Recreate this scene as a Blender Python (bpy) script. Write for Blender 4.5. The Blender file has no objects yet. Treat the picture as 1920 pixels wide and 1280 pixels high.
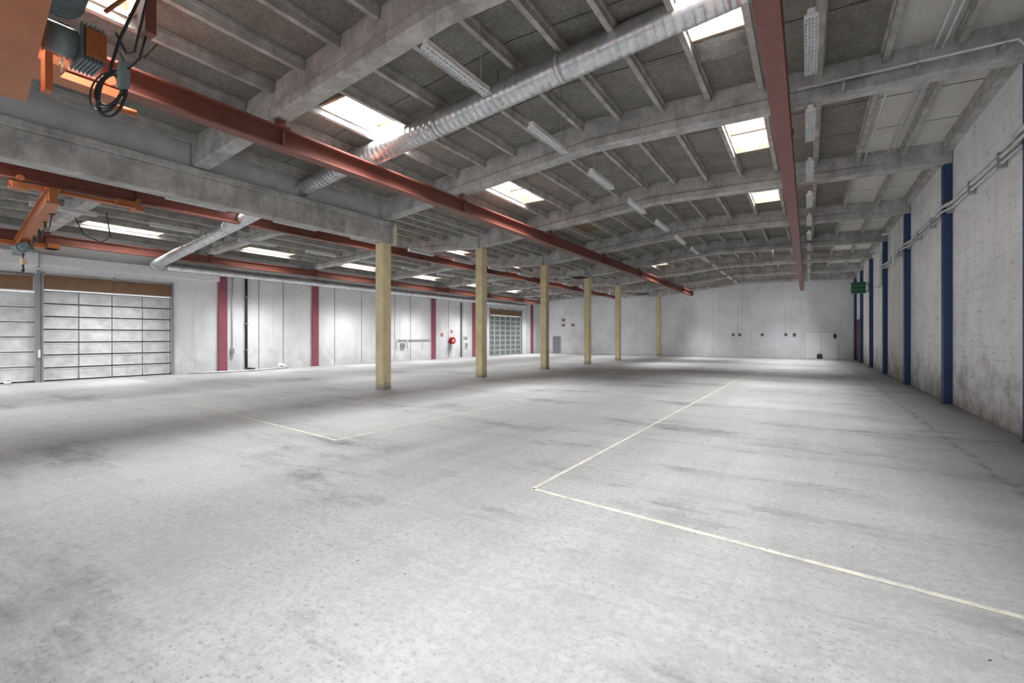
import bpy, bmesh, math, random
from mathutils import Vector
random.seed(4)
H = 1.7            # metres per working unit (camera eye height)
sc = bpy.context.scene

# ------------------------------------------------------------------ materials
class NT:
    def __init__(s, name):
        s.m = bpy.data.materials.new(name); s.m.use_nodes = True
        s.t = s.m.node_tree; s.n = s.t.nodes; s.l = s.t.links
        s.b = s.n['Principled BSDF']
        g = s.n.new('ShaderNodeNewGeometry'); s.pos = g.outputs['Position']
    def noise(s, scale, detail=4, rough=.55, vec=None, stretch=None, rot=None):
        n = s.n.new('ShaderNodeTexNoise'); n.inputs['Scale'].default_value = scale
        n.inputs['Detail'].default_value = detail; n.inputs['Roughness'].default_value = rough
        v = vec or s.pos
        if stretch or rot:
            mp = s.n.new('ShaderNodeMapping')
            if stretch: mp.inputs['Scale'].default_value = stretch
            if rot: mp.inputs['Rotation'].default_value = (0,0,rot)
            s.l.new(v, mp.inputs['Vector']); v = mp.outputs[0]
        s.l.new(v, n.inputs['Vector']); return n.outputs['Fac']
    def ramp(s, fac, a, b, c0=(0,0,0,1), c1=(1,1,1,1)):
        r = s.n.new('ShaderNodeValToRGB'); r.color_ramp.elements[0].position = a
        r.color_ramp.elements[1].position = b
        r.color_ramp.elements[0].color = c0; r.color_ramp.elements[1].color = c1
        s.l.new(fac, r.inputs[0]); return r.outputs[0]
    def mix(s, fac, a, b, mode='MIX'):
        m = s.n.new('ShaderNodeMix'); m.data_type = 'RGBA'; m.blend_type = mode
        for i, v in ((0, fac), (6, a), (7, b)):
            if isinstance(v, bpy.types.NodeSocket): s.l.new(v, m.inputs[i])
            elif i == 0: m.inputs[0].default_value = v
            else: m.inputs[i].default_value = (*v[:3], 1)
        return m.outputs[2]
    def math(s, op, a, b):
        m = s.n.new('ShaderNodeMath'); m.operation = op
        for i, v in ((0, a), (1, b)):
            if isinstance(v, bpy.types.NodeSocket): s.l.new(v, m.inputs[i])
            else: m.inputs[i].default_value = v
        return m.outputs[0]
    def bump(s, h, st=.3, dist=.01):
        b = s.n.new('ShaderNodeBump'); b.inputs['Strength'].default_value = st
        b.inputs['Distance'].default_value = dist
        s.l.new(h, b.inputs['Height']); s.l.new(b.outputs[0], s.b.inputs['Normal'])
    def col(s, c):
        if isinstance(c, bpy.types.NodeSocket): s.l.new(c, s.b.inputs['Base Color'])
        else: s.b.inputs['Base Color'].default_value = (*c, 1)
    def xyz(s):
        x = s.n.new('ShaderNodeSeparateXYZ'); s.l.new(s.pos, x.inputs[0]); return x.outputs

def simple(name, c, rough=.6, metal=0., var=.25, scale=6., bump=.15):
    k = NT(name); k.b.inputs['Roughness'].default_value = rough; k.b.inputs['Metallic'].default_value = metal
    n = k.noise(scale, 6, .65)
    f = k.ramp(n, .35, .7)
    k.col(k.mix(f, tuple(v*(1-var) for v in c), tuple(min(1, v*(1+var*.4)) for v in c)))
    if bump: k.bump(k.noise(scale*12, 4), bump, .004)
    return k.m

def m_floor():
    k = NT('floor_concrete'); k.b.inputs['Roughness'].default_value = .5
    M = lambda a, b: k.math('MULTIPLY', a, b)
    big = k.ramp(k.noise(.25, 6, .62), .40, .60)
    c = k.mix(big, (.275,.275,.275), (.375,.376,.377))
    st = k.ramp(k.noise(1.0, 7, .68, stretch=(1.3,.08,1)), .46, .62)
    c = k.mix(M(st, .45), c, (.46,.461,.462))
    st2 = k.ramp(k.noise(.9, 7, .7, stretch=(.12,1.3,1), rot=.5), .48, .64)
    c = k.mix(M(st2, .45), c, (.22,.22,.219))
    st3 = k.ramp(k.noise(.8, 7, .7, stretch=(.1,1.5,1), rot=-.35), .50, .64)
    c = k.mix(M(st3, .35), c, (.45,.45,.451))
    md = k.ramp(k.noise(2.4, 9, .78), .40, .60)
    c = k.mix(M(md, .30), c, (.44,.441,.442))
    fine = k.ramp(k.noise(15, 9, .9), .42, .58)
    c = k.mix(M(fine, .48), c, (.18,.18,.179))
    sp = k.ramp(k.noise(30, 5, .75), .59, .65)
    msk = k.ramp(k.noise(.6, 6, .65), .40, .58)
    c = k.mix(M(M(sp, msk), .85), c, (.07,.07,.069))
    sc1 = k.ramp(k.noise(.5, 10, .74, stretch=(.5,1.5,1)), .53, .64)
    c = k.mix(M(M(sc1, k.math('ADD', .3, md)), .85), c, (.12,.12,.118))
    sc2 = k.ramp(k.noise(1.1, 9, .8, stretch=(.35,2.2,1), rot=.2), .59, .68)
    c = k.mix(M(sc2, .5), c, (.11,.11,.108))
    x = k.xyz()
    w = k.math('MULTIPLY', k.math('SUBTRACT', k.noise(1.6, 5), .5), .3)
    def joint(coord, at, wd):
        d = k.math('ABSOLUTE', k.math('SUBTRACT', k.math('ADD', coord, w), at), 0)
        return k.ramp(d, 0, wd, (1,1,1,1), (0,0,0,1))
    j = k.math('MAXIMUM', joint(x[1], 4.55*H, .04), joint(x[1], 9.4*H, .06))
    j = k.math('MAXIMUM', j, joint(x[0], 1.15*H, .08))
    j = M(j, k.ramp(k.noise(3, 6), .38, .6))
    c = k.mix(M(j, .8), c, (.10,.098,.095))
    k.col(c); k.bump(k.math('ADD', fine, md), .3, .006)
    return k.m

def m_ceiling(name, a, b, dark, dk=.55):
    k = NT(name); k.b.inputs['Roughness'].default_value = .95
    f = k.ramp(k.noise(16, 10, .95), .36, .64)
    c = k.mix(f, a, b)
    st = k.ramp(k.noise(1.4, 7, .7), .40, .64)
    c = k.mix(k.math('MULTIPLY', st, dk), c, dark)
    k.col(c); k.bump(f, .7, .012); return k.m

def m_wall(name, base, block=False, dirt=.6):
    k = NT(name); k.b.inputs['Roughness'].default_value = .75
    c = k.mix(k.ramp(k.noise(.8, 6, .6), .38, .7), base, tuple(v*.86 for v in base))
    x = k.xyz()
    n = k.noise(1.3, 8, .7)
    hgt = k.math('MULTIPLY', x[2], -.5)
    hh = k.math('ADD', k.math('ADD', hgt, .65), k.math('MULTIPLY', k.math('SUBTRACT', n, .5), 2.6))
    g = k.ramp(hh, .1, .9)
    c = k.mix(k.math('MULTIPLY', g, dirt), c, (.20,.19,.17))
    sp = k.ramp(k.noise(2.3, 9, .8), .58, .66)
    c = k.mix(k.math('MULTIPLY', sp, .38*dirt+.05), c, (.30,.29,.27))
    dr = k.ramp(k.noise(2.0, 7, .7, stretch=(1.5,1.5,.12)), .54, .70)
    c = k.mix(k.math('MULTIPLY', dr, .22), c, (.38,.37,.36))
    if block:
        cb = k.n.new('ShaderNodeCombineXYZ'); k.l.new(x[1], cb.inputs[0]); k.l.new(x[2], cb.inputs[1])
        br = k.n.new('ShaderNodeTexBrick'); k.l.new(cb.outputs[0], br.inputs['Vector'])
        br.inputs['Scale'].default_value = 1.0; br.inputs['Brick Width'].default_value = .6
        br.inputs['Row Height'].default_value = .25; br.inputs['Mortar Size'].default_value = .006
        br.inputs['Mortar Smooth'].default_value = .3
        br.inputs['Color1'].default_value = (1,1,1,1); br.inputs['Color2'].default_value = (.96,.96,.96,1)
        br.inputs['Mortar'].default_value = (.58,.58,.58,1)
        c = k.mix(k.ramp(k.noise(1.7, 4), .44, .62), c, k.mix(1.0, c, br.outputs['Color'], 'MULTIPLY'))
        ch = k.ramp(k.noise(2.6, 8, .75, stretch=(1,.8,3.5)), .60, .64)
        c = k.mix(k.math('MULTIPLY', ch, .7), c, (.28,.27,.26))
        inv = k.math('SUBTRACT', 1.0, br.outputs['Fac'])
        k.bump(k.math('ADD', inv, k.noise(20, 5)), .4, .006)
    else:
        k.bump(k.noise(9, 6), .15, .006)
    k.col(c); return k.m

def m_concrete():
    k = NT('beam_concrete'); k.b.inputs['Roughness'].default_value = .85
    c = k.mix(k.ramp(k.noise(1.8, 9, .75), .38, .62), (.34,.333,.32), (.60,.595,.58))
    s2 = k.ramp(k.noise(3, 7, .75, stretch=(1.4,1.4,.25)), .48, .68)
    c = k.mix(k.math('MULTIPLY', s2, .55), c, (.24,.233,.22))
    f = k.ramp(k.noise(22, 7, .8), .56, .66)
    c = k.mix(k.math('MULTIPLY', f, .45), c, (.16,.155,.145))
    k.col(c); k.bump(k.noise(25, 6), .3, .008); return k.m

def m_galv():
    k = NT('galvanised_steel'); k.b.inputs['Metallic'].default_value = .8
    v = k.n.new('ShaderNodeTexVoronoi'); v.inputs['Scale'].default_value = 22; k.l.new(k.pos, v.inputs['Vector'])
    c = k.mix(k.ramp(k.noise(3, 5), .35, .7), (.58,.60,.62), (.78,.80,.82))
    c = k.mix(.15, c, v.outputs['Color'], 'OVERLAY'); k.col(c)
    r = k.ramp(k.noise(5, 4), .3, .7, (.25,.25,.25,1), (.4,.4,.4,1)); k.l.new(r, k.b.inputs['Roughness'])
    return k.m

def m_painted(name, base, chip, amount=.66, rough=.55, low=0):
    k = NT(name); k.b.inputs['Roughness'].default_value = rough
    c = k.mix(k.ramp(k.noise(3, 5), .35, .7), base, tuple(v*.8 for v in base))
    ch = k.ramp(k.noise(5, 9, .8), amount, amount+.03)
    c = k.mix(ch, c, chip)
    if low:
        x = k.xyz()
        hh = k.math('ADD', k.math('MULTIPLY', x[2], -1.6), k.math('ADD', .45, k.math('MULTIPLY', k.noise(7, 6, .7), 1.0)))
        c = k.mix(k.math('MULTIPLY', k.ramp(hh, .55, .8), low), c, chip)
    k.col(c); k.bump(k.noise(20, 4), .15, .005); return k.m

def m_emit(name, c, s):
    k = NT(name); k.col(c); k.b.inputs['Emission Color'].default_value = (*c, 1)
    k.b.inputs['Emission Strength'].default_value = s; return k.m

FLOOR = m_floor()
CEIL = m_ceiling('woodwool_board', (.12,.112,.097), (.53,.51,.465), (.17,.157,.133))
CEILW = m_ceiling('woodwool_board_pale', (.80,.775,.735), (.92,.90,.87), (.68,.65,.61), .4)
WALLR = m_wall('painted_block', (.89,.89,.89), True, .9)
WALLL = m_wall('painted_panel_wall', (.86,.87,.89), False, .30)
WALLB = m_wall('painted_back_wall', (.84,.855,.90), False, .22)
CONC = m_concrete()
PURL = simple('purlin_concrete', (.47,.46,.435), .9, 0, .4, 3)
GALV = m_galv()
SEAM = simple('duct_seam', (.52,.53,.54), .35, .8, .15)
FASC = simple('grey_sheet_metal', (.64,.66,.67), .5, .2, .2, 1.2)
YEL = m_painted('yellow_paint', (.80,.68,.42), (.36,.33,.28), .66, .6, .9)
CREAM = simple('cream_paint', (.80,.77,.66), .7)
PINK = m_painted('rose_paint', (.34,.10,.14), (.36,.24,.24), .72)
BLUE = m_painted('blue_paint', (.018,.052,.145), (.10,.13,.2), .72)
REDS = m_painted('red_oxide_steel', (.24,.085,.07), (.13,.07,.05), .66, .5)
REDS2 = m_painted('red_oxide_steel_bright', (.21,.070,.050), (.13,.065,.05), .66, .5)
ORNG = m_painted('orange_crane_paint', (.46,.145,.05), (.22,.10,.055), .66, .45)
TEAL = simple('grey_green_enamel', (.22,.28,.29), .4)
BLK = simple('black_rubber', (.02,.02,.022), .5)
DARK = simple('dark_gap', (.05,.05,.05), .9)
WHT = simple('white_enamel', (.84,.85,.86), .4, 0, .08)
TUBE = simple('fluorescent_glass', (.88,.90,.92), .2, 0, .03)
WOOD = simple('bare_timber', (.34,.26,.18), .8, 0, .35, 5)
BROWN = m_painted('brown_boarding', (.24,.14,.08), (.12,.07,.04), .58, .7)
DOORW = simple('door_white_panel', (.72,.74,.76), .35, 0, .28, 2)
DOORF = simple('door_aluminium', (.40,.41,.42), .45, .5, .15)
DOORG = simple('door_glazed_green', (.16,.20,.19), .3, 0, .25, 3)
GREEN = simple('green_enamel', (.03,.20,.10), .4)
SIGNR = simple('sign_red', (.55,.03,.03), .4)
RDOOR = simple('dark_red_door', (.22,.025,.03), .5)
GREYD = simple('grey_door', (.28,.30,.33), .5)
PIPE = simple('grey_pipe', (.66,.67,.68), .4, .3, .15)
LINE = m_painted('floor_marking_paint', (.53,.52,.44), (.38,.377,.35), .52, .7)
SKY = m_emit('skylight_acrylic', (1.0,1.0,1.0), 22)
WEB = simple('sign_white', (.88,.88,.88), .5, 0, .05)
COB = simple('cobweb_film', (.55,.54,.52), .9, 0, .3, 12)
COB.node_tree.nodes['Principled BSDF'].inputs['Alpha'].default_value = .4

# ------------------------------------------------------------------ builder
class B:
    def __init__(s): s.bm = bmesh.new(); s.mats = []
    def mi(s, m):
        if m not in s.mats: s.mats.append(m)
        return s.mats.index(m)
    def face(s, pts, m, smooth=False):
        vs = [s.bm.verts.new(Vector(p)*H) for p in pts]
        f = s.bm.faces.new(vs); f.material_index = s.mi(m); f.smooth = smooth; return f
    def hexa(s, p, m):
        vs = [s.bm.verts.new(Vector(q)*H) for q in p]; i = s.mi(m)
        for a in ((0,3,2,1),(4,5,6,7),(0,1,5,4),(1,2,6,5),(2,3,7,6),(3,0,4,7)):
            f = s.bm.faces.new([vs[j] for j in a]); f.material_index = i
    def box(s, x0,x1,y0,y1,z0,z1,m):
        if x0>x1: x0,x1=x1,x0
        if y0>y1: y0,y1=y1,y0
        s.hexa([(x0,y0,z0),(x1,y0,z0),(x1,y1,z0),(x0,y1,z0),(x0,y0,z1),(x1,y0,z1),(x1,y1,z1),(x0,y1,z1)], m)
    def obox(s, p0, p1, w, h, m):
        p0, p1 = Vector(p0), Vector(p1); d = (p1-p0).normalized()
        up = Vector((0,0,1)) if abs(d.z) < .9 else Vector((0,1,0))
        r = d.cross(up).normalized(); u = r.cross(d).normalized()
        q = ((-1,-1),(1,-1),(1,1),(-1,1))
        lo = [p0 + r*(w/2*a) + u*(h/2*b) for a,b in q]; hi = [p1 + r*(w/2*a) + u*(h/2*b) for a,b in q]
        s.hexa(lo+hi, m)
    def loft(s, rings, m, caps=True, smooth=False, alt=None):
        i = s.mi(m); R = [[s.bm.verts.new(Vector(p)*H) for p in r] for r in rings]
        n = len(R[0]); ia = s.mi(alt) if alt else i
        for q, (a, b) in enumerate(zip(R, R[1:])):
            for j in range(n):
                f = s.bm.faces.new((a[j], a[(j+1)%n], b[(j+1)%n], b[j])); f.material_index = ia if (alt and q%4==1) else i; f.smooth = smooth
        if caps:
            for r in (R[0], R[-1]):
                f = s.bm.faces.new(r); f.material_index = i
    def tube(s, pts, r, m, seg=10, radii=None, caps=True, alt=None):
        pts = [Vector(p) for p in pts]; rings = []
        prev = None
        for i, p in enumerate(pts):
            d = (pts[min(i+1, len(pts)-1)] - pts[max(i-1, 0)]).normalized()
            if prev is None:
                up = Vector((0,0,1)) if abs(d.z) < .9 else Vector((1,0,0))
                a = d.cross(up).normalized()
            else:
                a = (prev - d*prev.dot(d)).normalized()
            prev = a; b = d.cross(a)
            rr = radii[i] if radii else r
            rings.append([p + (a*math.cos(t*2*math.pi/seg) + b*math.sin(t*2*math.pi/seg))*rr for t in range(seg)])
        s.loft(rings, m, caps, True, alt)
    def cyl(s, p0, p1, r, m, seg=16): s.tube([p0, p1], r, m, seg)
    def ring(s, c, R, r, m, axis='x', seg=28):
        pts = []
        for k in range(seg+1):
            t = 2*math.pi*k/seg; a, b = R*math.cos(t), R*math.sin(t)
            pts.append((c[0], c[1]+a, c[2]+b) if axis=='x' else (c[0]+a, c[1], c[2]+b) if axis=='y' else (c[0]+a, c[1]+b, c[2]))
        s.tube(pts, r, m, 6)
    def done(s, name, bevel=0, parent=None):
        bmesh.ops.recalc_face_normals(s.bm, faces=s.bm.faces[:])
        co = [v.co for v in s.bm.verts]
        c = Vector([(min(v[i] for v in co)+max(v[i] for v in co))/2 for i in range(3)])
        bmesh.ops.translate(s.bm, verts=s.bm.verts[:], vec=-c)
        me = bpy.data.meshes.new(name); s.bm.to_mesh(me); s.bm.free()
        for m in s.mats: me.materials.append(m)
        o = bpy.data.objects.new(name, me); o.location = c; sc.collection.objects.link(o)
        if bevel:
            md = o.modifiers.new('bevel', 'BEVEL'); md.width = bevel*H; md.segments = 2; md.limit_method = 'ANGLE'
        return o

# ------------------------------------------------------------------ layout
XR, XM, XL, YB, Y0 = 1.82, -6.95, -14.45, 25.9, -4.0
CE = [(-14.45,3.45),(-10.7,3.80),(-6.95,3.62),(-2.6,4.10),(1.82,3.93)]
SO = [(-14.45,3.20),(-10.7,3.42),(-6.95,3.24),(-2.6,3.68),(1.82,3.60)]
def interp(T, x):
    if x <= T[0][0]: return T[0][1]
    for (a,b),(c,d) in zip(T, T[1:]):
        if x <= c: return b+(d-b)*(x-a)/(c-a)
    return T[-1][1]
ceil = lambda x: interp(CE, x)
soff = lambda x: interp(SO, x)
BEAMS = [-3.4,-.2,3.0,6.25,9.45,12.8,16.15,19.45,22.7,25.72]

# floor
b = B(); b.box(XL-.2, XR+.2, Y0, YB+.2, -.1, 0, FLOOR); b.done('floor')

# walls
b = B()
b.box(XR, XR+.18, Y0, YB+.2, 0, 4.1, WALLR); b.done('wall_right')
b = B(); b.box(XL-.2, XR+.18, YB, YB+.18, 0, 4.3, WALLB)
for x in (-13.9,-12.3,-10.9,-9.5,-8.2,-5.6,-4.2,-2.8,-1.4):
    b.box(x, x+.012, YB-.004, YB, 0, 3.5, FASC)
b.done('wall_back')
b = B()
DH = 2.08
doors = [(1.15,3.0,2.02),(3.09,5.62,DH),(20.4,23.7,2.22)]
ycur = Y0
for y0,y1,hh in doors:
    b.box(XL-.2, XL, ycur, y0, 0, 3.7, WALLL); b.box(XL-.2, XL, y0, y1, hh, 3.7, WALLL); ycur = y1
b.box(XL-.2, XL, ycur, YB, 0, 3.7, WALLL)
for y in (7.95,8.75,10.7,11.9,13.6,14.5,17.0,18.1,24.3):
    b.box(XL, XL+.006, y, y+.014, 0, 3.0, DARK)
b.done('wall_left')

# ceiling with openings
SP = .571
PR = [round(-1.036+SP*k,3) for k in range(-10,5)]
PL = [round(-7.50-.6*k,3) for k in range(0,12)]
def cell(P, c):
    P = sorted(P)
    for a,d in zip(P,P[1:]):
        if a < c < d: return (a,d)
SKX = [cell(PR,-.75), cell(PR,-4.75), cell(PL,-9.0), cell(PL,-13.2)]
SKY_Y = [(-2.6,-1.0),(.5,1.62),(3.5,4.95),(6.95,8.35),(10.3,11.7),(13.65,15.0),(17.0,18.3),(20.25,21.6),(22.95,24.1)]
USE = {0:(0,1,2,3,4,6,7,8), 1:(0,1,2,3,6,8), 2:(0,1,2,3,4,5,6,7,8), 3:(0,1,2,3,4,5,6,7,8)}
OPEN = set((SKX[i], SKY_Y[j]) for i in USE for j in USE[i])
xs = sorted(set([XL,XM,XR,-2.6,-10.7]+PR+PL))
ys = sorted(set([Y0,YB]+[v for p in SKY_Y for v in p]))
b = B()
for x0,x1 in zip(xs, xs[1:]):
    for y0,y1 in zip(ys, ys[1:]):
        if ((x0,x1),(y0,y1)) in OPEN: continue
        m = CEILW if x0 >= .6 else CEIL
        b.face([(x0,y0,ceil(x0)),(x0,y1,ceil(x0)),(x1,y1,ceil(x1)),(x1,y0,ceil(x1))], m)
for y in [BEAMS[i]+ (BEAMS[i+1]-BEAMS[i])*f for i in range(len(BEAMS)-1) for f in (.33,.66)]:
    for x0,x1 in zip(xs, xs[1:]):
        if (x0,x1) in SKX: continue
        b.face([(x0,y,ceil(x0)-.004),(x0,y+.012,ceil(x0)-.004),(x1,y+.012,ceil(x1)-.004),(x1,y,ceil(x1)-.004)], DARK)
b.done('ceiling')

# skylights
def area(name, loc, sx, sy, power, spread, color=(1,1,1)):
    L = bpy.data.lights.new(name, 'AREA'); L.shape='RECTANGLE'; L.size=sx*H; L.size_y=sy*H
    L.energy=power; L.spread=math.radians(spread); L.color=color
    o = bpy.data.objects.new(name, L); o.location = Vector(loc)*H; sc.collection.objects.link(o); return o
for (x0,x1),(y0,y1) in sorted(OPEN):
    if y1 < -.5: continue
    b = B(); zt = ceil((x0+x1)/2)+.15; za, zb = ceil(x0), ceil(x1)
    b.box(x0-.02,x0+.015,y0-.02,y1+.02,za-.03,zt,WOOD); b.box(x1-.015,x1+.02,y0-.02,y1+.02,zb-.03,zt,WOOD)
    zl=min(za,zb)-.03
    b.box(x0,x1,y0-.02,y0+.015,zl,zt,WOOD); b.box(x0,x1,y1-.015,y1+.02,zl,zt,WOOD)
    ym = y0+(y1-y0)*.64
    b.box(x0,x1,ym-.03,ym+.03,zt-.08,zt,WOOD)
    b.box(x0,x1,y0,y1,zt,zt+.02,SKY)
    b.done('skylight')
    area('skylight_daylight', ((x0+x1)/2,(y0+y1)/2,zt-.09), (x1-x0)*.8, (y1-y0)*.9, 300, 85)
# blanked roof hatch
b = B(); x0,x1=SKX[1]; y0,y1=SKY_Y[4]; z=ceil((x0+x1)/2)
b.box(x0+.05,x1-.05,y0+.3,y1-.3,z-.05,z-.02,BROWN)
for q in (x0+.03,x1-.06): b.box(q,q+.03,y0+.27,y1-.27,z-.07,z-.0,WOOD)
for q in (y0+.27,y1-.3): b.box(x0+.03,x1-.03,q,q+.03,z-.07,z-.0,WOOD)
b.done('roof_hatch')

# purlins
for name, P in (('ceiling_purlins', PR+[1.74]), ('ceiling_purlins', PL+[-7.05])):
    b = B()
    for x in P:
        for a,c in zip(BEAMS, BEAMS[1:]):
            z = ceil(x)
            b.box(x-.045,x+.045,a+.08,c-.08,z-.045,z+.0,PURL)
            b.box(x-.028,x+.028,a+.08,c-.08,z-.12,z-.04,PURL)
    b.done(name)

# cross beams
def cross_beam(xa, xb, y, apex):
    b = B(); n = 14; rings = []
    st = sorted(set([xa + (xb-xa)*i/n for i in range(n+1)] + [apex]))
    for x in st:
        z, t = soff(x), ceil(x)+.01
        e = min(abs(x-xa), abs(x-xb)); w = .10; wb = .072 if e > .7 else .10
        rings.append([(x,y-w+.02,z),(x,y+w-.02,z),(x,y+w,z+.02),(x,y+w,z+.12),(x,y+wb,z+.155),(x,y+wb,t),(x,y-wb,t),(x,y-wb,z+.155),(x,y-w,z+.12),(x,y-w,z+.02)])
    b.loft(rings, CONC)
    return b.done('concrete_roof_beam')
for y in BEAMS:
    cross_beam(XM+.01, XR-.01, y, -2.6)
    cross_beam(XL+.01, XM-.01, y, -10.7)

b = B()
b.box(XM-.12,XM+.12,Y0,6.4,2.82,3.14,CONC); b.box(XM-.15,XM+.15,Y0,6.4,3.14,3.235,CONC)
b.done('longitudinal_concrete_beam', .012)
b = B()
for a,c in zip(BEAMS[:3], BEAMS[1:4]):
    b.box(XM+.02,XM+.05,a+.11,c-.11,3.24,3.615,FASC)
    for k in (1,2):
        yy=a+(c-a)*k/3; b.box(XM+.05,XM+.058,yy-.02,yy+.02,3.25,3.6,FASC)
b.done('valley_fascia_panel')

# yellow columns
for i,y in enumerate(BEAMS[3:8]):
    b = B(); s=.105; top = 2.82 if i==0 else 3.24
    b.box(XM-s,XM+s,y-s,y+s,0,top,YEL)
    b.done('yellow_column', .012)
b = B(); b.box(XM-.09,XM+.11,6.31,6.5,2.82,3.24,CREAM); b.done('column_capital')
b = B(); b.box(XM-.1,XM+.1,YB-.12,YB-.002,0,3.24,YEL); b.done('yellow_pilaster', .01)
# blue columns
for y in BEAMS[2:]:
    if y > 25: y = 25.6
    b = B(); b.box(XR-.10,XR,y-.085,y+.085,0,3.6,BLUE)
    b.box(XR-.11,XR,y-.095,y+.095,0,.02,BLUE)
    b.done('blue_wall_column', .006)
# rose pilasters
for y in (6.88,9.90,12.9,15.94,18.99,24.9):
    b = B(); b.box(XL,XL+.07,y-.12,y+.12,0,3.0,PINK); b.done('rose_wall_pilaster', .006)

# ------------------------------------------------------------------ crane rails
def rail(x, y0, y1, zb, w, h, m):
    b = B()
    b.box(x-w/2,x+w/2,y0,y1,zb,zb+.022,m); b.box(x-w/2,x+w/2,y0,y1,zb+h-.022,zb+h,m)
    b.box(x-.012,x+.012,y0,y1,zb+.02,zb+h-.02,m)
    for y in BEAMS:
        if y0 < y < y1:
            zt = soff(x)
            b.box(x-w*.6,x+w*.6,y-.07,y+.07,zb+h,zb+h+.02,m)
            if zt > zb+h+.03:
                b.box(x-.03,x+.03,y-.05,y+.05,zb+h,zt,m)
            b.box(x-w*.45,x+w*.45,y-.006,y+.006,zb+.02,zb+h-.02,m)
    b.box(x-w/2,x+w/2,y1-.01,y1,zb,zb+h,m)
    return b.done('crane_runway_rail')
rail(-.225, Y0, 24.9, 3.12, .15, .24, REDS)
rail(-5.0, Y0, 24.9, 3.11, .15, .23, REDS2)
rail(-9.0, Y0, 24.7, 3.12, .13, .21, REDS2)
rail(-13.75, Y0, 25.5, 3.0, .13, .2, REDS2)

# ------------------------------------------------------------------ ducts
def duct_path(p0, p1, r, step=.085, rib=.002):
    p0, p1 = Vector(p0), Vector(p1); L = (p1-p0).length; n = max(2, int(L/step)); P=[]; R=[]
    for i in range(n):
        for f, e in ((0,0),(.84,0),(.88,rib),(.95,rib)):
            P.append(p0+(p1-p0)*((i+f)/n)); R.append(r+e)
    P.append(p1); R.append(r); return P, R
b = B()
zd = lambda x: 3.36 + .1*(x-XM)
P,R = duct_path((1.5,4.42,zd(1.5)),(-5.55,4.40,zd(-5.55)),.145); b.tube(P,0,GALV,28,R,alt=SEAM)
DE = Vector((-13.7,5.0,2.82)); DS = Vector((-5.55,4.40,zd(-5.55)))
P,R = duct_path(DS,DE,.115); b.tube(P,0,GALV,24,R,alt=SEAM)
for x in (-5.55,-3.9,-2.2,-.6,1.0):
    b.tube([(x-.03,4.4,zd(x-.03)),(x+.03,4.4,zd(x+.03))],.152,GALV,28)
for f in (.25,.5,.75):
    q=DS+(DE-DS)*f; q2=DS+(DE-DS)*(f+.006); b.tube([q,q2],.122,GALV,24)
pts=[DE,(-13.95,5.04,2.82),(-14.10,5.15,2.83),(-14.15,5.35,2.85)]
b.tube(pts,.115,GALV,20)
P,R = duct_path((-14.15,5.35,2.85),(-14.15,23.6,2.85),.115,.12); b.tube(P,0,GALV,20,R,alt=SEAM)
for x in (-4.7,-3.0,-1.4,.3): b.cyl((x,4.4,zd(x)+.14),(x,4.4,ceil(x)),.004,DARK,5)
b.done('spiral_ventilation_duct')
b = B(); b.box(XL,XL+.22,-1,3.0,2.56,2.86,WHT); b.box(XL,XL+.16,3.02,6.75,2.60,2.84,WHT)
b.box(XL,XL+.23,3.0,3.02,2.54,2.88,DOORF); b.done('ventilation_casing', .01)

# ------------------------------------------------------------------ fluorescent fixtures
def lamp(x, y, z, L=.86):
    b = B(); w=.043
    b.box(x-.025,x+.025,y-L/2,y+L/2,z,z+.04,WHT)
    b.face([(x-w,y-L/2,z-.022),(x-.025,y-L/2,z+.02),(x-.025,y+L/2,z+.02),(x-w,y+L/2,z-.022)],WHT)
    b.face([(x+w,y-L/2,z-.022),(x+.025,y-L/2,z+.02),(x+.025,y+L/2,z+.02),(x+w,y+L/2,z-.022)],WHT)
    for sx in (-.022,.022): b.cyl((x+sx,y-L/2+.02,z-.014),(x+sx,y+L/2-.02,z-.014),.010,TUBE,8)
    for k in range(19):
        yy=y-L/2+L*k/18; b.box(x-w,x+w,yy-.002,yy+.002,z-.032,z-.002,WHT)
    for sx in (-w,0,w): b.box(x+sx-.002,x+sx+.002,y-L/2,y+L/2,z-.034,z-.018,WHT)
    for sy in (-.32,.32): b.cyl((x,y+sy,z+.04),(x,y+sy,ceil(x)),.003,DOORF,5)
    return b.done('fluorescent_fixture')
for k in range(-1,13):
    yy = 4.42+1.655*k
    if yy < 24.5: lamp(0.02, yy, 3.34)
for k in range(-1,13):
    yy = 3.18+1.68*k
    if yy<24.5: lamp(-2.58, yy, 3.34)
for k in range(-1,12):
    lamp(-10.9, 4.3+1.68*k, 3.22)
    lamp(-8.15, 5.2+1.68*k, 3.12)

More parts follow.
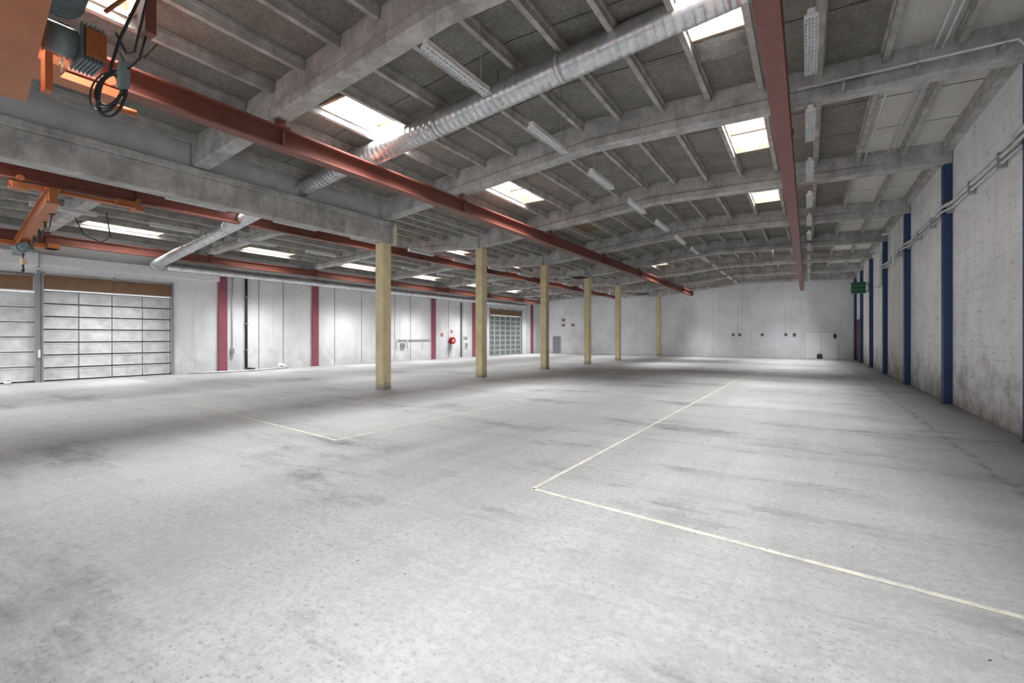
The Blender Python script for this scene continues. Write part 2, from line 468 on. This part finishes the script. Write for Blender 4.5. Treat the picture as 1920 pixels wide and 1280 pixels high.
# ------------------------------------------------------------------ garage doors
def sectional(y0,y1,h,rows,cols,panel,frame,inset=.08):
    b = B(); x = XL-inset
    b.box(x-.04,x,y0,y1,0.012,h,frame)
    rh=(h-.02)/rows; cw=(y1-y0-.04)/cols
    for r in range(rows):
        z0=.012+r*rh
        for c in range(cols):
            ya=y0+.02+c*cw
            b.box(x,x+.012,ya+.03,ya+cw-.03,z0+.035,z0+rh-.035,panel)
            b.box(x,x+.02,ya+.018,ya+.03,z0+.02,z0+rh-.02,WHT); b.box(x,x+.02,ya+cw-.03,ya+cw-.018,z0+.02,z0+rh-.02,WHT)
            b.box(x,x+.02,ya+.03,ya+cw-.03,z0+.02,z0+.035,WHT); b.box(x,x+.02,ya+.03,ya+cw-.03,z0+rh-.035,z0+rh-.02,WHT)
        b.box(x,x+.008,y0,y1,z0-.006,z0+.006,DARK)
    b.box(x,x+.02,y0,y1,0.004,.03,BLK)
    for yy in (y0-.01,y1-.02): b.box(XL,XL+.05,yy,yy+.035,0.004,h+.35,DOORF)
    b.cyl((XL+.09,y0,h+.36),(XL+.09,y1,h+.36),.015,DOORF,10)
    for t in (.3,.7):
        yy=y0+(y1-y0)*t; b.cyl((XL+.09,yy-.22,h+.36),(XL+.09,yy+.22,h+.36),.026,DOORF,12)
    for yy in (y0+.01,y1-.05,(y0+y1)/2): b.box(XL,XL+.1,yy,yy+.03,h+.32,h+.40,DOORF)
    return b
sectional(1.15,3.0,2.0,6,1,DOORW,WHT).done('garage_door')
sectional(3.09,5.62,DH-.02,7,4,DOORW,DOORF).done('garage_door')
sectional(20.4,23.7,2.2,8,6,DOORG,DOORF).done('garage_door')
for y0,y1,z0,z1 in ((1.15,2.95,2.04,2.40),(3.1,5.62,2.09,2.40),(20.4,23.7,2.24,2.52)):
    b = B(); n=max(2,int((y1-y0)/1.2))
    for k in range(n):
        ya=y0+(y1-y0)*k/n; yb=y0+(y1-y0)*(k+1)/n
        b.box(XL,XL+.02+.004*(k%2),ya,yb-.004,z0,z1,BROWN)
    b.box(XL,XL+.03,y0,y1,z1,z1+.02,DOORF)
    b.done('timber_lintel_boarding')
b = B(); b.box(XL,XL+.03,3.015,3.07,0,2.5,DOORF); b.box(XL+.03,XL+.07,3.02,3.06,.55,.72,WHT); b.done('door_control_post')
b = B(); b.cyl((XL+.31,2.51,.002),(XL+.31,2.51,.10),.055,WHT,18); b.cyl((XL+.31,2.51,.10),(XL+.31,2.51,.112),.062,WHT,18); b.done('white_bucket')

# ------------------------------------------------------------------ left wall services
b = B(); b.cyl((XL+.05,7.55,0.05),(XL+.05,7.55,2.9),.035,BLK,12); b.tube([(XL+.05,7.55,.25),(XL+.05,7.55,.08),(XL+.16,7.56,.045),(XL+.4,7.6,.045)],.035,BLK,12)
for z in (.6,1.4,2.2): b.box(XL,XL+.09,7.505,7.595,z,z+.03,DOORF)
b.done('rainwater_downpipe')
b = B(); b.cyl((XL+.03,7.15,.4),(XL+.03,7.15,2.9),.018,PIPE,10); b.box(XL,XL+.06,7.1,7.2,.5,.66,DOORF); b.done('wall_conduit')
b = B(); b.tube([(XL+.3,5.9,.03),(XL+.6,6.5,.03),(XL+.7,7.2,.03),(XL+.55,8.0,.03),(XL+.3,8.6,.03),(XL+.25,8.8,.05)],.022,PIPE,8)
b.tube([(XL+.2,8.5,.12),(XL+.2,8.62,.1),(XL+.22,8.7,.03)],.06,WHT,10); b.done('flexible_hose')
b = B(); b.cyl((XL+.03,13.7,.9),(XL+.03,15.7,.9),.02,PIPE,8)
for y in (13.7,14.3,15.2): b.cyl((XL+.03,y,.5),(XL+.03,y,.9),.016,PIPE,8)
b.box(XL,XL+.05,13.9,14.15,.55,.75,DOORF); b.done('water_pipe_run')
# hose reel
b = B(); c=(XL+.12,17.15,.84)
b.cyl((XL,c[1],c[2]),(XL+.06,c[1],c[2]),.05,SIGNR,14)
b.cyl((XL+.05,c[1],c[2]),(XL+.07,c[1],c[2]),.17,SIGNR,28); b.cyl((XL+.17,c[1],c[2]),(XL+.19,c[1],c[2]),.17,SIGNR,28)
b.cyl((XL+.07,c[1],c[2]),(XL+.17,c[1],c[2]),.09,SIGNR,20)
for q in (.105,.125,.145): b.ring((XL+.12,c[1],c[2]),q,.015,BLK,'x')
b.cyl((XL+.19,c[1],c[2]),(XL+.2,c[1],c[2]),.05,WEB,16)
b.tube([(XL+.12,c[1]-.12,c[2]-.1),(XL+.12,c[1]-.14,c[2]-.3),(XL+.06,c[1]-.1,c[2]-.45)],.014,BLK,8)
b.done('fire_hose_reel')
def sign(y,z,w,h,m,pict,name):
    b=B(); b.box(XL,XL+.012,y-w/2,y+w/2,z-h/2,z+h/2,m)
    if pict=='flame':
        b.box(XL+.012,XL+.016,y-.035,y+.02,z-.04,z+.0,WEB); b.ring((XL+.015,y,z+.02),.03,.008,WEB)
    else:
        b.box(XL+.012,XL+.016,y-.09,y-.05,z-.05,z+.05,WEB)
        b.face([(XL+.016,y+.02,z+.03),(XL+.016,y+.09,z),(XL+.016,y+.02,z-.03)],WEB)
        b.box(XL+.012,XL+.016,y-.03,y+.02,z-.01,z+.01,WEB)
    b.done(name)
sign(16.55,1.12,.15,.15,SIGNR,'flame','fire_sign'); sign(17.25,1.28,.15,.13,SIGNR,'flame','fire_sign')
sign(18.3,.95,.26,.13,GREEN,'run','exit_sign')
b = B(); b.box(XL,XL+.05,18.25,18.45,.5,.72,FASC); b.box(XL+.05,XL+.06,18.29,18.41,.55,.67,DOORF); b.done('junction_box')
b = B(); b.cyl((XL+.03,17.95,0.02),(XL+.03,17.95,2.7),.03,BLK,10)
for z in (.5,1.5,2.3): b.box(XL,XL+.07,17.91,17.99,z,z+.03,DOORF)
b.done('rainwater_downpipe')

# ------------------------------------------------------------------ back wall items
b = B(); y=YB
b.box(-13.42,-12.98,y-.03,y,0.003,1.02,GREYD); b.box(-13.47,-13.42,y-.045,y,0.003,1.06,DOORF); b.box(-12.98,-12.93,y-.045,y,0.003,1.06,DOORF); b.box(-13.42,-12.98,y-.045,y,1.02,1.06,DOORF)
b.cyl((-13.05,y-.05,.5),(-13.05,y-.08,.5),.01,DOORF,8); b.box(-13.13,-13.04,y-.085,y-.07,.495,.51,DOORF)
b.done('door_1')
for x,z in ((-12.75,1.75),(-12.1,1.75),(-12.75,2.05)):
    b=B(); b.box(x-.09,x+.09,y-.05,y,z-.08,z+.08,BROWN); b.box(x-.07,x+.07,y-.058,y-.05,z-.06,z+.06,WOOD); b.done('wall_vent')
b = B(); b.box(-.1,1.12,y-.03,y,0.003,1.26,WEB)
b.box(.5,.52,y-.034,y-.03,.003,1.26,FASC); b.box(-.1,1.12,y-.036,y-.03,1.23,1.26,FASC); b.box(-.12,-.1,y-.036,y-.0,.003,1.26,FASC)
b.done('wall_cover_board')
b = B(); b.box(.98,1.1,y-.06,y-.03,.95,1.15,BLK); b.box(1.0,1.08,y-.065,y-.06,1.0,1.1,DARK); b.done('junction_box')
for x in (-3.2,-2.9,-1.9,-.9,-.55):
    b=B(); b.box(x-.07,x+.07,y-.04,y,1.05,1.2,DOORF); b.box(x-.04,x+.04,y-.046,y-.04,1.08,1.17,DARK); b.done('socket_box')
b = B(); b.box(-3.0,-2.98,y-.02,y,1.2,2.6,FASC); b.box(-.92,-.90,y-.02,y,1.2,2.6,FASC); b.done('wall_conduit')
b = B(); b.box(.35,.55,y-.14,y-.035,0.003,.2,DARK); b.tube([(.4,y-.1,.2),(.42,y-.1,.35),(.5,y-.1,.35)],.015,PIPE,8); b.done('floor_valve_box')

# ------------------------------------------------------------------ right wall items
b = B()
for dz,r in ((0,.026),(-.075,.018)):
    pts=[]
    for a,c in zip(BEAMS[1:], BEAMS[2:]):
        if c > 17: break
        pts += [(XR-.05,a+.2,2.97+dz),(XR-.05,c-.28,2.97+dz),(XR-.14,c-.16,2.94+dz),(XR-.14,c+.14,2.94+dz),(XR-.05,c+.24,2.97+dz)]
    b.tube(pts,r,PIPE,10)
y=BEAMS[2]
while y < 16:
    b.box(XR-.08,XR,y+.8,y+.83,2.84,3.01,DOORF); y+=1.1
b.done('wall_pipe_run')
b = B()
for dy in (0,.12): b.tube([(XR-.25,16.9+dy,3.35),(XR-.1,16.9+dy,3.42),(XR-.06,16.9+dy,3.35),(XR-.06,16.9+dy,2.5),(XR-.12,16.9+dy,2.42)],.03,WHT,10)
b.tube([(XR-.3,14.4,3.5),(XR-.08,14.4,3.5),(XR-.08,14.4,2.7)],.03,WHT,10)
b.done('vent_pipes')
b = B(); b.box(1.32,1.74,20.7,20.98,2.58,2.98,GREEN)
for k in range(5): b.box(1.35,1.71,20.68,20.7,2.62+k*.07,2.65+k*.07,GREEN if k%2 else DARK)
b.cyl((1.53,20.98,2.78),(1.53,21.06,2.78),.15,DARK,20); b.box(1.74,XR,20.8,20.88,2.9,2.94,DOORF); b.box(1.74,XR,20.8,20.88,2.62,2.66,DOORF)
b.done('unit_heater')
b = B(); b.box(XR-.04,XR,23.5,25.1,0.003,1.68,RDOOR); b.box(XR-.055,XR-.04,24.29,24.31,0.003,1.68,DARK)
b.box(XR-.06,XR,23.44,23.5,0.003,1.74,DARK); b.box(XR-.06,XR,25.1,25.16,.003,1.74,DARK); b.box(XR-.06,XR,23.5,25.1,1.68,1.74,DARK)
b.box(XR-.08,XR-.06,24.2,24.24,.7,.85,DOORF); b.done('door_2')
b = B(); b.box(XR-.1,XR-.0,Y0,YB,3.78,3.93,CONC); b.done('trim_1')
b = B()
for x in (1.05,1.12): b.tube([(x,3.2,3.86),(x,9.2,3.86)],.014,PIPE,8)
for x in (1.05,1.12): b.box(x-.02,x+.02,5.0,5.04,3.86,ceil(x),DOORF)
b.tube([(-.1,5.98,3.72),(1.6,5.98,3.69),(1.72,5.98,3.5),(1.72,5.98,3.0)],.014,PIPE,8)
for x in (.3,.9,1.5): b.box(x,x+.03,5.97,6.16,3.66,3.74,DOORF)
b.tube([(.75,6.4,3.78),(.75,9.3,3.78)],.012,PIPE,8)
b.done('ceiling_conduit')
for x,yy in ((-6.45,14.3),(-6.45,21.3)):
    b=B(); z=3.02
    b.box(x-.32,x+.32,yy-.32,yy+.32,z,z+.16,FASC); b.box(x-.36,x+.36,yy-.36,yy+.36,z-.02,z+.01,DOORF)
    for k in range(6): b.box(x-.26,x+.26,yy-.26+k*.1,yy-.24+k*.1,z-.035,z-.02,DARK)
    for sx in (-.28,.28):
        for sy in (-.28,.28): b.cyl((x+sx,yy+sy,z+.15),(x+sx,yy+sy,ceil(x+sx)),.006,DOORF,6)
    b.done('suspended_fan_heater', .01)

# ------------------------------------------------------------------ cranes
def girder(b, p0, p1, w, h, m):
    p0,p1=Vector(p0),Vector(p1); t=.022
    b.obox(p0+Vector((0,0,h/2)),p1+Vector((0,0,h/2)),w,t,m); b.obox(p0-Vector((0,0,h/2)),p1-Vector((0,0,h/2)),w,t,m)
    b.obox(p0,p1,w*.55,h,m)
b = B()
girder(b,(-4.75,.84,2.86),(.25,.15,2.86),.19,.32,ORNG)
b.obox((-4.76,.84,2.86),(-4.74,.838,2.86),.19,.33,ORNG)
b.box(-5.11,-4.70,.62,1.15,3.02,3.085,ORNG)
b.box(-5.08,-4.92,.35,1.55,3.03,3.085,ORNG)
for yy in (.45,1.45):
    for sx in (-.1,.1): b.cyl((-5.0+sx-.015,yy,3.14),(-5.0+sx+.015,yy,3.14),.045,ORNG,14)
    b.box(-5.13,-4.87,yy-.06,yy+.06,3.0,3.07,ORNG)
for sx in (-.13,.13): b.box(-.225+sx-.01,-.225+sx+.01,-.2,.6,2.95,3.2,ORNG)
b.box(-.37,-.08,-.2,.6,2.93,2.99,ORNG)
b.box(-4.60,-4.50,.98,1.02,2.74,3.02,ORNG)
b.cyl((-4.95,1.5,2.95),(-4.95,1.65,2.95),.03,ORNG,12)
b.box(-4.06,-3.86,1.0,1.12,2.76,2.98,TEAL); b.cyl((-3.96,1.0,2.87),(-3.96,.86,2.87),.09,TEAL,18)
for k in range(6): b.box(-4.075,-3.845,1.005+k*.02,1.010+k*.02,2.75,2.99,TEAL)
b.box(-3.84,-3.82,1.02,1.12,2.78,2.95,ORNG)
b.cyl((-3.72,.85,3.0),(-3.4,.81,3.0),.12,TEAL,20); b.cyl((-3.4,.81,3.0),(-3.3,.795,3.0),.09,DARK,18)
for k in range(10):
    x=-3.70+k*.03; b.tube([(x,.85-(k*.03)*.13,3.0),(x+.008,.85-(k*.03)*.13,3.0)],.13,TEAL,20)
b.box(-3.58,-3.46,1.2,1.26,2.9,3.2,REDS2); b.box(-3.6,-3.44,1.19,1.27,3.17,3.2,ORNG)
b.tube([(-3.6,1.05,2.98),(-3.3,1.1,3.02),(-2.6,.95,3.04),(-1.5,.8,3.04)],.012,ORNG,8)
# hoist chain hanging by the girder
for k in range(9):
    b.ring((-4.22+.002*(k%2),1.0,3.02-k*.028),.012,.004,YEL,'x' if k%2 else 'y',12)
b.box(-4.26,-4.18,.97,1.03,3.03,3.09,DARK)
b.done('overhead_crane')
b = B()
def loops(c, n, R, seed):
    rnd=random.Random(seed)
    for k in range(n):
        rx=R*(.75+.4*rnd.random()); rz=R*(1.1+.7*rnd.random()); ph=rnd.random()*.5; off=(rnd.random()-.5)*.06
        pts=[]
        for q in range(25):
            t=2*math.pi*q/24
            pts.append((c[0]+rx*math.cos(t)*.8+off, c[1]+rx*math.cos(t)*.45+off*.5+.02*math.sin(t+ph), c[2]-rz*.4+rz*math.sin(t)))
        b.tube(pts,.005,BLK,6)
loops((-3.86,1.14,2.66),9,.095,3)
b.tube([(-3.2,1.15,3.3),(-3.45,1.16,3.05),(-3.7,1.15,2.9),(-3.84,1.14,2.74)],.009,BLK,6)
b.tube([(-3.25,1.2,3.28),(-3.42,1.2,3.1),(-3.62,1.2,2.82),(-3.75,1.2,2.85),(-3.8,1.16,2.98)],.007,BLK,6)
b.tube([(-3.52,1.23,2.92),(-3.6,1.22,2.78),(-3.72,1.2,2.74),(-3.78,1.17,2.86)],.007,BLK,6)
b.box(-3.78,-3.72,1.16,1.21,2.62,2.78,TEAL)
b.done('pendant_control_cable')
b = B()
girder(b,(-8.8,2.0,2.96),(-14.0,2.62,2.86),.15,.20,ORNG)
b.box(-9.06,-8.94,1.6,3.1,3.04,3.09,ORNG)
for yy in (1.7,3.0):
    b.box(-9.1,-8.9,yy-.08,yy+.08,3.0,3.08,ORNG)
    for sx in (-.09,.09): b.cyl((-9+sx-.015,yy,3.14),(-9+sx+.015,yy,3.14),.04,ORNG,12)
b.box(-8.9,-8.8,2.7,2.95,3.0,3.1,ORNG)
b.box(-13.86,-13.64,2.0,3.2,2.9,2.98,ORNG)
for yy in (2.1,3.1): b.box(-13.9,-13.6,yy-.1,yy+.1,2.9,3.0,ORNG)
hx,hy=-12.4,2.40
b.box(hx-.25,hx+.25,hy-.1,hy+.1,2.62,2.70,TEAL)
b.cyl((hx-.35,hy+.02,2.66),(hx+.2,hy-.04,2.66),.09,TEAL,18)
b.cyl((hx+.2,hy-.04,2.66),(hx+.42,hy-.06,2.66),.065,TEAL,16); b.box(hx-.5,hx-.35,hy-.06,hy+.1,2.58,2.74,TEAL)
for sx in (-.2,.2): b.box(hx+sx-.02,hx+sx+.02,hy-.02,hy+.02,2.68,2.82,ORNG)
b.cyl((hx,hy,2.6),(hx,hy,2.46),.006,DARK,6); b.cyl((hx+.04,hy,2.6),(hx+.04,hy,2.46),.006,DARK,6)
b.box(hx-.05,hx+.09,hy-.03,hy+.03,2.36,2.47,YEL)
b.tube([(hx+.02,hy,2.37),(hx+.02,hy,2.31),(hx+.06,hy,2.27),(hx+.02,hy,2.22),(hx-.04,hy,2.25),(hx-.04,hy,2.28)],.014,DARK,8)
b.done('overhead_crane')
b = B()
for k in range(5):
    xa=-9.5-k*.7; ya=2.14+k*.08
    pts=[(xa-.7*t, ya+.08*t, 2.84-.8*t*(1-t)) for t in [i/10 for i in range(11)]]
    b.tube(pts,.008,BLK,6); b.box(xa-.02,xa+.02,ya-.03,ya+.03,2.82,2.86,DARK)
b.tube([(-9.4,2.75,2.98),(-9.4,2.8,2.6),(-9.45,2.7,2.5),(-9.5,2.5,2.6),(-9.5,2.4,2.84)],.009,BLK,6)
b.done('festoon_cable')
# dusty cobweb sagging below the near skylight
b = B()
x0,x1=SKX[0]; y1=SKY_Y[2][1]; g=6; grid=[]
for i in range(g+1):
    row=[]
    for j in range(g+1):
        u,v=i/g,j/g; row.append((x0+.05+(x1-x0-.10)*u, y1+.03+.38*v, ceil((x0+x1)/2)-.035-.10*math.sin(math.pi*u)*math.sin(math.pi*v)-.02*random.random()))
    grid.append(row)
for i in range(g):
    for j in range(g):
        b.face([grid[i][j],grid[i+1][j],grid[i+1][j+1],grid[i][j+1]],COB,True)
b.done('cobweb')

# ------------------------------------------------------------------ floor lines
def fl(p,q,w=.034):
    b.obox((p[0],p[1],.0012),(q[0],q[1],.0012),w,.0016,LINE)
b = B(); fl((-7.9,3.29),(-3.85,2.88)); fl((-3.86,2.88),(-3.80,5.6),.03); b.done('floor_marking_line')
b = B(); fl((-1.53,2.65),(-1.38,13.5),.03); fl((-1.535,2.655),(1.7,2.24)); b.done('floor_marking_line')
b = B()
for k in range(70):
    x=random.uniform(-4,1.6); y=random.uniform(1.2,6.0); s=random.uniform(.002,.005); a=random.uniform(0,3.1)
    b.obox((x,y,.0015),(x+s*2*math.cos(a),y+s*2*math.sin(a),.0015),s*.7,.002,DARK)
b.done('floor_debris')

# ------------------------------------------------------------------ light
w = bpy.data.worlds.new('world'); sc.world = w; w.use_nodes = True
w.node_tree.nodes['Background'].inputs[0].default_value = (.95,.97,1,1)
w.node_tree.nodes['Background'].inputs[1].default_value = 2.3

# ------------------------------------------------------------------ camera
cam = bpy.data.cameras.new('camera'); co = bpy.data.objects.new('camera', cam); sc.collection.objects.link(co)
cam.sensor_width = 36; cam.lens = 36*870/1920; cam.shift_y = -8/1920
co.location = (0,0,H); co.rotation_euler = (math.radians(90),0,math.atan(555/870))
cam.clip_start=.05; cam.clip_end=300
sc.camera = co
sc.view_settings.view_transform = 'Standard'
sc.view_settings.exposure = -0.65
